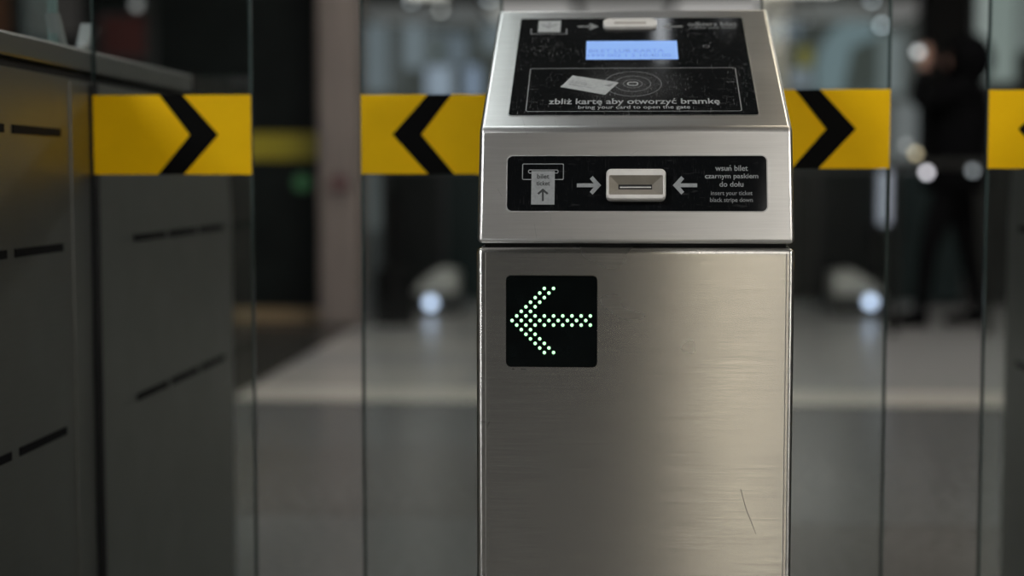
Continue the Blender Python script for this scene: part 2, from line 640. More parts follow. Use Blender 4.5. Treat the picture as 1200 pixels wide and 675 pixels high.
tag(box('pavement', -14, 16, YB - 14, YB - 0.25, -0.25, -0.03, mat('pavement_concrete', (0.36, 0.35, 0.33), 0.85, var=0.15, scale=4)), kind='structure')


# ceiling luminaires: several added unseen to brighten steel and stickers
def luminaire(label, x0, x1, y0, y1, col, strength, name='ceiling_light', m_name=None):
    t = thing(name, label, 'ceiling light', ((x0 + x1) / 2, (y0 + y1) / 2, CEIL), 'ceiling lights of the hall')
    box('housing', x0 - 0.02, x1 + 0.02, y0 - 0.02, y1 + 0.02, CEIL - 0.06, CEIL, mat('luminaire_housing', (0.5, 0.5, 0.5), 0.4, 0.5), t)
    box('diffuser', x0, x1, y0, y1, CEIL - 0.075, CEIL - 0.055, mat(m_name or 'diffuser_%g_%g' % (strength, col[2]), (0.8, 0.8, 0.8), 0.5, emit=col, strength=strength), t)
    return t


luminaire('wide pale ceiling panel light above the left gate passage', -1.45, -0.42, 2.6, 4.4, (0.92, 0.97, 1.0), 6.0)
luminaire('added warm ceiling panel light above the right gate passage', 0.8, 1.6, 2.6, 4.4, (1.0, 0.86, 0.68), 6.5)  # added to brighten the right side of the sloping head
luminaire('thin ceiling light strip above the middle gate cabinet', 0.140, 0.168, 3.72, 4.6, (0.9, 0.95, 1.0), 4.0, 'ceiling_light_strip')
luminaire('thin dim ceiling light strip right of the middle gate cabinet', 0.345, 0.378, 3.85, 4.6, (0.9, 0.95, 1.0), 0.45, 'ceiling_light_strip')
luminaire('added ceiling panel light behind the viewer on the right', 0.70, 2.4, -3.8, -2.2, (1.0, 0.96, 0.90), 8.0)  # added out of view to mirror in the ticket face
luminaire('added ceiling panel light behind the viewer near the right wall', 3.6, 5.4, -2.6, -0.6, (1.0, 0.96, 0.9), 26.0)  # added out of view to lift the yellow bands
luminaire('added ceiling panel light behind the viewer on the left', -3.9, -2.3, -3.0, -1.0, (0.97, 0.98, 1.0), 27.0)  # added out of view to light the stickers from the front
luminaire('ceiling panel light over the pale floor left of the cabinet head', -1.2, 0.0, 7.0, 8.2, (1.0, 0.97, 0.92), 9.0)
luminaire('ceiling panel light over the pale floor right of the cabinet head', 2.2, 3.4, 7.0, 8.2, (1.0, 0.97, 0.92), 9.0)


# ------------------------------------------------------------------ ticket gate cabinets
Y_FRONT = 1.73
GX0 = at_y(558, 289, Y_FRONT).x
GX1 = at_y(932, 289, Y_FRONT).x
Z_GAP0 = at_y(745, 290.5, Y_FRONT).z
Z_GAP1 = at_y(745, 285.5, Y_FRONT).z
Y_RIDGE, Y_TOP, Y_END = 1.765, 2.067, 3.02
Z_RIDGE = at_y(745, 150, Y_RIDGE).z
Z_TOP = at_y(745, 11.5, Y_TOP).z
Z_CAP = 1.085


def cabinet(root, x0, x1, y0, y1, inset=0.004):
    """the common long carcass between two heads, with sensor slots on both flanks"""
    yc0, yc1 = y0 + 0.36, y1 - 0.29
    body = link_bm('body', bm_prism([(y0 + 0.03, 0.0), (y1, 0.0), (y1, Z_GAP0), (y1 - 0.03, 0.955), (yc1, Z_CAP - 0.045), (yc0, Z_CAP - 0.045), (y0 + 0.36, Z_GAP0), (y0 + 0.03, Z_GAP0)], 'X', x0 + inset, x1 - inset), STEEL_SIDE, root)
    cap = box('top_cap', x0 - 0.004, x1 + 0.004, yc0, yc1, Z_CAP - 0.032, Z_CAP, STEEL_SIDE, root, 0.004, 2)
    box('shadow_gap', x0 + 0.008, x1 - 0.008, yc0 + 0.01, yc1 - 0.01, Z_CAP - 0.046, Z_CAP - 0.031, GAP, root)
    return body


def flank_details(root, x, side, y_leaf, y_first, y_last):
    """sensor slots, seams and the leaf post cover on one flank (side = +1 faces +X)"""
    e0, e1 = (x - 0.004, x + 0.0015) if side > 0 else (x - 0.0015, x + 0.004)
    rows_z = (0.962, 0.803, 0.545)
    starts = []
    y = y_leaf - 0.12 - 0.175
    while y > y_first:
        starts.append(y)
        y -= 0.2
    y = y_leaf + 0.20
    while y + 0.175 < y_last:
        starts.append(y)
        y += 0.195
    for z in rows_z:
        for y in starts:
            if z > 0.9 and y + 0.175 > y_last - 0.10:
                continue
            box('sensor_slot', e0, e1, y, y + 0.172, z - 0.0055, z + 0.0055, SLOT_BLACK, root)
    for dy in (-0.055, 0.075):
        box('sensor_window', e0, e1, y_leaf + dy - 0.02, y_leaf + dy + 0.02, 0.752, 0.764, SLOT_BLACK, root)
    # cover plate of the leaf post, proud by 2 mm, split by the leaf's gap
    c0, c1 = (x - 0.004, x + 0.003) if side > 0 else (x - 0.003, x + 0.004)
    box('post_cover', c0, c1, y_leaf - 0.085, y_leaf - 0.012, 0.05, Z_CAP - 0.05, STEEL_SIDE, root, 0.001)
    box('post_cover', c0, c1, y_leaf + 0.012, y_leaf + 0.16, 0.05, Z_CAP - 0.05, STEEL_SIDE, root, 0.001)
    box('leaf_gap', c0, x + (0.002 if side > 0 else -0.002) if side > 0 else c1, y_leaf - 0.011, y_leaf + 0.011, 0.05, Z_CAP - 0.05, HINGE, root) if side > 0 else \
        box('leaf_gap', x - 0.002, c1, y_leaf - 0.011, y_leaf + 0.011, 0.05, Z_CAP - 0.05, HINGE, root)


Y_LEAF = 2.22
gate = thing('ticket_gate_cabinet', 'brushed steel ticket gate cabinet with green arrow, card reader and ticket slot', 'ticket gate', ((GX0 + GX1) / 2, (Y_FRONT + Y_END) / 2, 0))
cabinet(gate, GX0, GX1, Y_FRONT, Y_END)
for sd, xx in ((1, GX1 - 0.004), (-1, GX0 + 0.004)):
    flank_details(gate, xx, sd, Y_LEAF, Y_FRONT + 0.06, Y_END)
# dark core in the joint between head and front panel
box('joint_core', GX0 + 0.009, GX1 - 0.009, Y_FRONT + 0.012, Y_FRONT + 0.34, Z_GAP0 - 0.05, Z_GAP1 + 0.03, GAP, gate)
# front panel with folded edges
fp = bm_box(GX0, GX1, Y_FRONT, Y_FRONT + 0.028, 0.03, Z_GAP0)
bevel(fp, 0.0065, 4)
front = link_bm('front_panel', fp, STEEL, gate)
for p in front.data.polygons:
    p.use_smooth = p.area < 0.003
box('plinth', GX0 + 0.012, GX1 - 0.012, Y_FRONT + 0.012, Y_FRONT + 0.2, 0.0, 0.05, GAP, gate)
# folded seam lines beside the edges
for x in (GX0 + 0.0105, GX1 - 0.0095):
    box('edge_seam', x - 0.0005, x + 0.0005, Y_FRONT - 0.0004, Y_FRONT + 0.001, 0.04, Z_GAP0 - 0.006, STEEL_EDGE, front)
# head: slightly leaning ticket face, then the sloping card reader face
hb = bm_prism([(Y_FRONT - 0.001, Z_GAP1), (Y_RIDGE, Z_RIDGE), (Y_TOP, Z_TOP), (Y_TOP + 0.02, Z_TOP - 0.008), (Y_TOP + 0.02, Z_GAP1)], 'X', GX0 + 0.001, GX1 - 0.0005)
bevel(hb, 0.0055, 3)
head = link_bm('head_cover', hb, STEEL_HEAD, gate)
for p in head.data.polygons:
    p.use_smooth = p.area < 0.003

PF = Plane((0, Y_FRONT, 0.5), (1, 0, 0), (0, 0, 1))                                        # front panel
PT = Plane((0, Y_FRONT - 0.001, Z_GAP1), (1, 0, 0), (0, Y_RIDGE - Y_FRONT + 0.001, Z_RIDGE - Z_GAP1))    # ticket face
PD = Plane((0, Y_RIDGE, Z_RIDGE), (1, 0, 0), (0, Y_TOP - Y_RIDGE, Z_TOP - Z_RIDGE))          # card reader face

# --- green arrow display
u0, u1, v0, v1 = px_rect(PF, 593, 323, 700, 430)
arrow_panel = plate('arrow_display', PF, [rrect(u0, u1, v0, v1, 0.0055)], -0.001, 0.0012, LED_PANEL, gate)
arrow_panel['label'] = 'square black display with a green dotted arrow'
dots = [(0, c) for c in range(0, 17, 2)] + [(s, c) for s in (-1, 1) for c in range(1, 18, 2)]
for r in range(2, 8):
    for s in (-1, 1):
        dots += [(s * r, r), (s * r, r + 2)]
dk = (u1 - u0) / 107.0
led_me = None
for r, c in dots:
    px, py = 600.2 + c * 5.39, 375.5 + r * 5.36
    u, v = PF.hit(px, py)
    if led_me is None:
        b = bmesh.new()
        bmesh.ops.create_uvsphere(b, u_segments=14, v_segments=8, radius=2.05 * dk)
        bmesh.ops.scale(b, verts=b.verts, vec=(1, 0.45, 1))
        led_me = bpy.data.meshes.new('led')
        b.to_mesh(led_me)
        b.free()
        led_me.materials.append(LED)
        for p in led_me.polygons:
            p.use_smooth = True
        b = bmesh.new()
        bm_cyl((0, 0, 0), 3.1 * dk, 0.0001, 'Y', 18, bm=b)  # disc that would paint green glow around an LED; never placed
        glow_me = bpy.data.meshes.new('led_glow_disc')
        b.to_mesh(glow_me)
        b.free()
        glow_me.materials.append(LED_RING)
    o = bpy.data.objects.new('led', led_me)
    COL.objects.link(o)
    o.parent = arrow_panel
    o.location = PF.pt(u, v, 0.0013) - world_origin(arrow_panel)

# --- wear: scuffs on the front panel, bright scratches on the head
SCUFF = mat('scuff_dark', (0.02, 0.02, 0.018), 0.7)
SCRATCH = mat('scratch_bright', (0.42, 0.42, 0.41), 0.5)
for p, q_, w in (((600, 432.5), (603, 432.8), 0.8), ((610, 432.2), (617, 433.2), 1.0), ((571, 500), (573.5, 494), 0.8), ((563, 494), (570, 494.6), 0.5), ((868, 573), (874, 596), 0.6), ((874, 596), (886, 626), 0.6)):
    plate('scuff', PF, [bar(PF.hit(*p), PF.hit(*q_), w * dk)], 0.0, 0.00015, SCUFF, front)
for p, q_ in (((626, 262), (629, 280)), ((645, 251), (646, 262)), ((583, 221), (588, 230)), ((735, 184), (748, 176)), ((615, 150), (618, 158)), ((618, 176), (622, 181))):
    plate('scratch', PT, [bar(PT.hit(*p), PT.hit(*q_), 0.45 * dk)], 0.0, 0.00015, SCRATCH, head)
for p, q_ in (((612, 138), (615, 148)), ((650, 140), (652, 147)), ((700, 141), (701, 147)), ((585, 50), (586, 54)), ((600, 108), (604, 103))):
    plate('scratch', PD, [bar(PD.hit(*p), PD.hit(*q_), 0.45 * dk)], 0.0, 0.00015, SCRATCH, head)

# --- ticket plate on the leaning face
u0, u1, v0, v1 = px_rect(PT, 594.5, 183, 898.5, 247.5)
BLACK_T = black_plate('ticket_plate_black', None, 0.05, 0.12)
outline('plate_edge', PT, rrect(u0 - 0.0014, u1 + 0.0014, v0 - 0.0012, v1 + 0.0012, 0.0072), rrect(u0, u1, v0, v1, 0.006), -0.001, 0.0006, STEEL_EDGE, gate)
tp = plate('ticket_plate', PT, [rrect(u0, u1, v0, v1, 0.006)], -0.001, 0.0009, BLACK_T, gate)
tp['label'] = 'black plate with ticket slot and printed instructions'
H = 0.0011


def px_outline(name, pl, x0, y0, x1, y1, r, w, m, parent, h):
    a = px_rect(pl, x0, y0, x1, y1)
    k = (a[1] - a[0]) / (x1 - x0)
    r, w = r * k, w * k
    return outline(name, pl, rrect(a[0], a[1], a[2], a[3], r), rrect(a[0] + w, a[1] - w, a[2] + w, a[3] - w, max(r - w, 0.0002)), h - 0.0002, h, m, parent)


def px_plate(name, pl, x0, y0, x1, y1, r, m, parent, h0, h1):
    a = px_rect(pl, x0, y0, x1, y1)
    return plate(name, pl, [rrect(*a, max(r, 0.01) * (a[1] - a[0]) / (x1 - x0))], h0, h1, m, parent)


px_outline('slot_pictogram', PT, 612, 192, 660.7, 211, 1.8, 0.9, PRINT, tp, H)
px_outline('slot_pictogram', PT, 619, 199, 654.5, 203.6, 2.0, 0.9, PRINT, tp, H)
tk = px_plate('ticket_pictogram', PT, 622.7, 200.8, 650, 240, 0.4, PRINT, tp, H - 0.0001, H + 0.0003)
text('lettering', PT, 'bilet', 629.5, 204.3, 643.8, 209.9, PRINT_DARK, tp, H + 0.0006, 0.018)
text('lettering', PT, 'ticket', 628.6, 212.4, 644.5, 217.9, PRINT_DARK, tp, H + 0.0006, 0.018)
plate('arrow_pictogram', PT, arrow_polys(PT, (636.2, 221.3), (636.2, 236), 6.3, 2.2, 5.6), H, H + 0.0006, PRINT_DARK, tp)
plate('arrow_pictogram', PT, arrow_polys(PT, (704.5, 217.4), (676, 217.4), 11.2, 4.6, 10.0), H - 0.0002, H, PRINT, tp)
plate('arrow_pictogram', PT, arrow_polys(PT, (788.4, 217.4), (817, 217.4), 11.2, 4.6, 10.0), H - 0.0002, H, PRINT, tp)
for s, a, b, c, d, mm, bo in (('wsuń bilet', 838, 193.8, 876.3, 200.6, PRINT, 0.012), ('czarnym paskiem', 826, 203.6, 888.5, 211.2, PRINT, 0.012),
                              ('do dołu', 843, 213, 871, 219.2, PRINT, 0.012), ('insert your ticket', 833, 224, 881.7, 230.6, PRINT_DIM, 0.01),
                              ('black stripe down', 832, 231.9, 882, 238.6, PRINT_DIM, 0.01)):
    text('lettering', PT, s, a, b, c, d, mm, tp, H, bo)

# ticket mouth: raised rim with a funnel that narrows to the slot
PT_RIM = Plane(PT.pt(0, 0, 0.0125), PT.u, PT.v)
a = px_rect(PT_RIM, 710.4, 197.5, 780.4, 233.2)
i = px_rect(PT_RIM, 713.6, 205.2, 777, 228.0)
sl = px_rect(PT, 724.6, 217.0, 764, 222.5)
ro = rrect(*a, 0.0058, 6)
N = len(ro)


def match(rect, r):
    return rrect(rect[0], rect[1], rect[2], rect[3], r, 6)


bm = bmesh.new()
hs = [(ro, 0.0005), (ro, 0.011), (match((a[0] + .0012, a[1] - .0012, a[2] + .0012, a[3] - .0012), 0.005), 0.0125), (match(i, 0.0015), 0.0125), (match(sl, 0.0004), 0.0022)]
R = [[bm.verts.new(PT.pt(u, v, h)) for u, v in p] for p, h in hs]
for k, (p, q) in enumerate(zip(R, R[1:])):
    for j in range(N):
        f = bm.faces.new((p[j], p[(j + 1) % N], q[(j + 1) % N], q[j]))
        f.material_index = 1 if k == 3 else 0
mouth = link_bm('ticket_mouth', bm, [BEIGE, BEIGE_SHADE], gate)
mouth['label'] = 'pale plastic ticket slot'
plate('slot', PT, [rrect(*sl, 0.0004)], 0.0012, 0.0024, GAP, mouth)
s2 = px_rect(PT, 726.5, 219.6, 763, 220.8)
plate('slot_tongue', PT, [rrect(*s2, 0.0003)], 0.0024, 0.0030, BEIGE, mouth)

# --- card reader panel on the sloping face
q = [PD.hit(*p) for p in ((597.5, 135.5), (891, 135), (868, 21.5), (609.5, 22.5))]
u0, u1, v0, v1 = (q[0][0] + q[3][0]) / 2, (q[1][0] + q[2][0]) / 2, (q[0][1] + q[1][1]) / 2, (q[2][1] + q[3][1]) / 2
rc = PD.pt(*PD.hit(741.5, 99))
BLACK_D = black_plate('reader_panel_black', tuple(rc - world_origin(gate)), 0.22, 0.28)
outline('plate_edge', PD, rrect(u0 - 0.0014, u1 + 0.0014, v0 - 0.0014, v1 + 0.0014, 0.005), rrect(u0, u1, v0, v1, 0.004), -0.001, 0.0006, STEEL_EDGE, gate)
dp = plate('reader_panel', PD, [rrect(u0, u1, v0, v1, 0.004)], -0.001, 0.0009, BLACK_D, gate)
dp['label'] = 'scratched black card reader panel with a blue screen'
px_outline('reader_frame', PD, 618.5, 80.5, 866, 131.5, 4, 1.1, PRINT_DIM, dp, H)
lcd = px_plate('screen', PD, 687, 49, 794, 70.5, 0.3, LCD, dp, 0.0008, 0.0013)
text('screen_lettering', PD, 'BILET LUB KARTA', 690, 58.8, 778, 62.8, LCD_TXT, dp, 0.0016, 0.0)
text('screen_lettering', PD, '1999 002 1 2 10:40 00', 689, 64.3, 786, 68.0, LCD_TXT, dp, 0.0016, 0.0)
for s, a_, b_, c_, d_, mm, bo in (('zbliż kartę aby otworzyć bramkę', 643, 116.2, 843.5, 124.8, PRINT, 0.016), ('bring your card to open the gate', 677.5, 124.3, 809, 129.6, PRINT, 0.008),
                                  ('odbierz bilet', 806, 26.6, 863.5, 31.4, PRINT_DIM, 0.014), ('collect your ticket', 808, 31.9, 862.5, 35.2, PRINT_DIM, 0.006)):
    text('lettering', PD, s, a_, b_, c_, d_, mm, dp, H, bo)
# card pictogram
cq = [PD.hit(*p) for p in ((671, 89.5), (725, 97.6), (709, 112), (657, 102.8))]
plate('card_pictogram', PD, [cq], H - 0.0002, H + 0.0001, PRINT_LIGHT, dp)


def on_card(a, b):
    p = (Vector(cq[3]) * (1 - a) + Vector(cq[2]) * a) * (1 - b) + (Vector(cq[0]) * (1 - a) + Vector(cq[1]) * a) * b
    return p.x, p.y


text('card_lettering', PD, 'karta', 0, 0, 1, 1, PRINT, dp, H + 0.0004, 0.0, lambda a, b: on_card(0.10 + 0.36 * a, 0.40 + 0.26 * b))
plate('card_mark', PD, [[on_card(*p) for p in ((0.10, 0.28), (0.62, 0.28), (0.62, 0.31), (0.10, 0.31))]], H, H + 0.0003, PRINT, dp)
plate('card_mark', PD, [[on_card(*p) for p in ((0.80, 0.62), (0.93, 0.86), (0.93, 0.62))]], H, H + 0.0003, PRINT_DIM, dp)
cu, cv = PD.hit(741.5, 99)
kk = (PD.hit(751.5, 99)[0] - cu) / 10
for r in (11.5, 21.5, 34):
    outline('reader_ring', PD, circle(cu, cv, r * kk), circle(cu, cv, (r - 0.9) * kk), H - 0.0002, H, RING_DIM, dp)
outline('reader_chip_mark', PD, rrect(cu - 6.5 * kk, cu + 6.5 * kk, cv - 5 * kk, cv + 5 * kk, 4 * kk), rrect(cu - 5 * kk, cu + 5 * kk, cv - 3.5 * kk, cv + 3.5 * kk, 2.5 * kk), H - 0.0002, H, PRINT_LIGHT, dp)
# upper row: ticket pictogram, arrows, ticket outlet
px_plate('ticket_pictogram', PD, 631, 25.2, 657, 38.5, 0.3, PRINT_LIGHT, dp, H - 0.0001, H + 0.0001)
plate('arrow_pictogram', PD, arrow_polys(PD, (644, 34), (644, 27.5), 4, 1.6, 3.6), H, H + 0.0004, PRINT, dp)
for pts in (((622.5, 34.6), (622.5, 41)), ((664, 34.6), (664, 41)), ((622.5, 40.6), (664, 40.6))):
    plate('slot_pictogram', PD, [bar(PD.hit(*pts[0]), PD.hit(*pts[1]), 1.3 * kk)], H - 0.0002, H, PRINT_DIM, dp)
plate('arrow_pictogram', PD, arrow_polys(PD, (701.5, 32), (677, 32), 9.5, 3.6, 9.5), H - 0.0002, H, PRINT_DIM, dp)
plate('arrow_pictogram', PD, arrow_polys(PD, (775.5, 32), (800, 32), 9.5, 3.6, 9.5), H - 0.0002, H, PRINT_DIM, dp)
ex = px_rect(PD, 707, 25.2, 769.5, 34.8)
outlet = plate('ticket_outlet', PD, [rrect(*ex, 0.0066)], 0.0005, 0.0045, BEIGE, gate, 0.0012)
outlet['label'] = 'pale plastic ticket outlet'
px_plate('slot', PD, 720, 29.5, 757, 31.5, 0.4, BEIGE_SHADE, outlet, 0.0040, 0.0047)
ou, ov = PD.hit(827.6, 55)
outline('sensor_dot', PD, circle(ou, ov, 4.2 * kk, 20), circle(ou, ov, 3.4 * kk, 20), H - 0.0002, H, RING_DIM, dp)

# --- neighbour on the left: flank in view
LX1 = at_y(105.5, 160, Y_LEAF).x
LX0 = LX1 - 0.36
LY0, LY1 = 0.80, at_x(272, 300, LX1).y
lg = thing('ticket_gate_cabinet', 'dark steel gate cabinet flank with black sensor slots, left edge of the picture', 'ticket gate', ((LX0 + LX1) / 2, (LY0 + LY1) / 2, 0))
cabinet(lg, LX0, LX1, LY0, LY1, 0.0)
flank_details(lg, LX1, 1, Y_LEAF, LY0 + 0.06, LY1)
lb = bm_box(LX0, LX1, LY0, LY0 + 0.028, 0.03, Z_GAP0)
bevel(lb, 0.0065, 3)
link_bm('front_panel', lb, STEEL, lg)
dyh = LY0 - Y_FRONT
lh = bm_prism([(Y_FRONT + dyh, Z_GAP1), (Y_RIDGE + dyh, Z_RIDGE), (Y_TOP + dyh, Z_TOP), (Y_TOP + dyh + 0.02, Z_TOP - 0.008), (Y_TOP + dyh + 0.02, Z_GAP1)], 'X', LX0 + 0.001, LX1 - 0.001)
bevel(lh, 0.0055, 2)
link_bm('head_cover', lh, STEEL_HEAD, lg)
# fixed glass screen standing on its cap, with a clip and a reversed copy built as its reflection
gy = at_x(66, 30, LX1 - 0.02).y
box('glass_screen', LX1 - 0.032, LX1 - 0.020, LY0 + 0.5, gy, Z_CAP, 1.75, GLASS, lg)
box('glass_edge', LX1 - 0.0325, LX1 - 0.0195, gy, gy + 0.006, Z_CAP, 1.75, mat('glass_edge_pale', (0.16, 0.24, 0.23), 0.2), lg)
CLIP = mat('clip_clear_plastic', (0.20, 0.225, 0.22), 0.25)
for yy, tilt in ((gy + 0.012, 1), (gy + 0.10, -1)):
    link_bm('clip_and_reflection', bm_prism([(yy, Z_CAP), (yy + 0.012, Z_CAP), (yy + 0.012 - 0.03 * tilt, Z_CAP + 0.045), (yy - 0.03 * tilt, Z_CAP + 0.045)], 'X', LX1 - 0.03, LX1 - 0.012), CLIP, lg)
bm = bmesh.new()
bmesh.ops.create_uvsphere(bm, u_segments=16, v_segments=10, radius=0.009, matrix=Matrix.Translation((LX1 - 0.01, Y_LEAF, Z_CAP + 0.005)))
link_bm('pivot_cap', bm, CLIP, lg, smooth=True)

# --- neighbour on the right: its far corner only
RX0 = 0.775
RX1 = RX0 + 0.36
RY1 = at_x(1178, 400, RX0).y
rg = thing('ticket_gate_cabinet', 'grey steel gate cabinet flank at the right edge of the picture', 'ticket gate', ((RX0 + RX1) / 2, 2.4, 0))
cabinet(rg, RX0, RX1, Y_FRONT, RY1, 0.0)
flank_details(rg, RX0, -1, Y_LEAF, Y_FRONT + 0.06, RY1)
lb = bm_box(RX0, RX1, Y_FRONT, Y_FRONT + 0.028, 0.03, Z_GAP0)
bevel(lb, 0.0065, 3)
link_bm('front_panel', lb, STEEL, rg)
lh = bm_prism([(Y_FRONT, Z_GAP1), (Y_RIDGE, Z_RIDGE), (Y_TOP, Z_TOP), (Y_TOP + 0.02, Z_TOP - 0.008), (Y_TOP + 0.02, Z_GAP1)], 'X', RX0 + 0.001, RX1 - 0.001)
bevel(lh, 0.0055, 2)
link_bm('head_cover', lh, STEEL_HEAD, rg)

# ------------------------------------------------------------------ glass gate leaves with chevron bands
def leaf(label, x_hinge, x_free, y, top_px, bot_px, px_free, tip_px, hinge_m=True):
    """px_free / tip_px: pixel columns of the free edge and the chevron's tip"""
    s = 1 if x_free > x_hinge else -1
    t = thing('glass_gate_leaf', label, 'gate leaf', (x_hinge, y, 0), 'glass gate leaves with yellow chevron bands')
    lo, hi = min(x_hinge, x_free), max(x_hinge, x_free)
    box('glass_pane', lo + 0.003, hi - 0.003, y, y + 0.010, 0.12, 1.78, GLASS, t)
    for xa, xb in ((lo, lo + 0.003), (hi - 0.003, hi)):
        box('glass_edge', xa, xb, y, y + 0.010, 0.12, 1.78, GLASS_EDGE, t)
    box('pivot_rail', x_hinge - (0.0 if s > 0 else 0.006), x_hinge + (0.006 if s > 0 else 0.0), y - 0.0001, y + 0.0101, 0.10, 1.04, HINGE, t)
    zt, zb = at_y(px_free, top_px, y).z, at_y(px_free, bot_px, y).z
    zm, hh = (zt + zb) / 2, (zt - zb) / 2
    # yellow band
    band = box('yellow_band', lo + 0.001, hi - 0.0005, y - 0.0012, y - 0.0002, zb, zt, YELLOW, t)
    tip = at_y(tip_px, 150, y).x
    k = 2.22 / 1800
    back = 34 * k          # notch behind the tip
    arm = 42 * k           # how far the arms reach back
    pts = [(tip, zm), (tip - s * arm, zt), (tip - s * (arm + 28 * k), zt), (tip - s * back, zm), (tip - s * (arm + 31 * k), zb), (tip - s * arm, zb)]
    bm = bm_prism(pts, 'Y', y - 0.002, y - 0.0011)
    link_bm('chevron', bm, BLACKST, t)
    return t


XL1 = at_y(295, 160, Y_LEAF).x
XL2 = at_y(422.5, 160, Y_LEAF).x
XR1 = at_y(1043, 160, Y_LEAF).x
XR2 = at_y(1157, 160, Y_LEAF).x
leaf('glass leaf with black chevron pointing right, hinged on the far left dark cabinet', LX1 + 0.0045, XL1, Y_LEAF, 111, 204.5, 295, 256)
leaf('glass leaf with black chevron pointing left, touching the arrow cabinet', GX0 - 0.0045, XL2, Y_LEAF, 111, 204, 422, 460)
leaf('glass leaf with black chevron pointing right, on the right of the arrow cabinet', GX1 + 0.0045, XR1, Y_LEAF, 104.5, 197.5, 1043, 1003)
leaf('yellow banded glass leaf cut by the right edge of the picture', RX0 - 0.0045, XR2, Y_LEAF, 105.5, 197.5, 1157, 1193)

# ------------------------------------------------------------------ far hall
# stone column
YC = 9.2
c0, c1 = at_y(373, 300, YC), at_y(421, 300, YC)
M_STONE = mat('column_stone', (0.20, 0.165, 0.145), 0.5, var=0.15, scale=5, stretch=(6, 6, 0.6))
col_t = tag(box('trim_1', c0.x, c1.x, YC, YC + 0.3, 0, CEIL, M_STONE, None, 0.02), kind='structure')
# dark booth left of the column
YBO = 9.6
bx0, bx1 = -5.8, at_y(374, 300, YBO).x
booth = thing('ticket_booth', 'dark booth with a yellow band beyond the left gate passage', 'booth', ((bx0 + bx1) / 2, YBO, 0))
M_BOOTH = mat('booth_dark', (0.009, 0.0115, 0.0105), 0.45, var=0.3, scale=4, spec=0.12)
box('booth_body', bx0, bx1, YBO, YBO + 1.4, 0, 3.2, M_BOOTH, booth)
box('booth_plinth', bx0 - 0.01, bx1 + 0.01, YBO - 0.03, YBO, 0, 0.07, mat('plinth_tan', (0.30, 0.21, 0.11), 0.5), booth)
zt, zb = at_y(330, 156, YBO).z, at_y(330, 187, YBO).z
box('booth_band', bx0, bx1 - 0.01, YBO - 0.012, YBO, zb, zt, mat('booth_yellow', (0.40, 0.33, 0.01), 0.5), booth)
for xx in (-4.6, -3.4, -2.9):
    box('booth_mullion', xx - 0.03, xx + 0.03, YBO - 0.02, YBO, 0.08, 3.2, mat('booth_frame', (0.04, 0.042, 0.04), 0.4), booth)
# reddish and brown posters on the booth's upper part, seen above the left cabinet
def px_board(name, x0, y0, x1, y1, Y, m, label, cat, depth=0.03, frame=None):
    p, q_ = at_y(x0, y1, Y), at_y(x1, y0, Y)
    t = thing(name, label, cat, ((p.x + q_.x) / 2, Y, p.z))
    box('board', p.x, q_.x, Y - depth * 0.6, Y, p.z, q_.z, m, t)
    fm = frame or mat('frame_dark', (0.03, 0.03, 0.03), 0.4)
    f = 0.03
    for a in ((p.x - f, p.x, p.z - f, q_.z + f), (q_.x, q_.x + f, p.z - f, q_.z + f), (p.x, q_.x, p.z - f, p.z), (p.x, q_.x, q_.z, q_.z + f)):
        box('frame', a[0], a[1], Y - depth, Y, a[2], a[3], fm, t)
    return t


px_board('poster', 122, 18, 172, 66, YBO - 0.025, mat('poster_maroon', (0.10, 0.018, 0.014), 0.5), 'dim reddish poster above the left cabinet', 'poster')
px_board('poster', -20, -6, 14, 42, YBO - 0.025, mat('poster_rust', (0.22, 0.10, 0.05), 0.5), 'dim rust brown poster at the top left corner', 'poster')
px_board('poster', 36, -8, 96, 40, YBO - 0.025, mat('poster_grey', (0.12, 0.115, 0.11), 0.5), 'dim grey poster behind the glass screen at top left', 'poster')


# low dark partition across the hall behind the pale floor
YP = 10.9
part = thing('low_partition', 'low dark panelled partition at the far end of the pale floor', 'partition', (2.0, YP, 0))
M_P = [mat('partition_dark', (0.0108, 0.0126, 0.0126), 0.4, var=0.25, scale=3, spec=0.2), mat('partition_teal', (0.0096, 0.0192, 0.0192), 0.4, var=0.25, scale=3, spec=0.2), mat('partition_grey', (0.0210, 0.0222, 0.0204), 0.4, var=0.2, scale=3, spec=0.2)]
px_ = -1.62
k = 0
while px_ < 5.6:
    w = (0.42, 0.61, 0.5)[k % 3]
    box('panel', px_ + 0.01, px_ + w - 0.01, YP, YP + 0.06, 0.03, 0.95, M_P[k % 3], part, 0.008)
    box('post', px_ - 0.02, px_ + 0.02, YP - 0.03, YP + 0.08, 0, 1.0, mat('partition_post', (0.03, 0.03, 0.03), 0.35, 0.5), part)
    px_ += w
    k += 1
box('top_rail', -1.64, px_, YP - 0.02, YP + 0.08, 0.96, 1.0, mat('partition_post', (0.03, 0.03, 0.03), 0.35, 0.5), part)


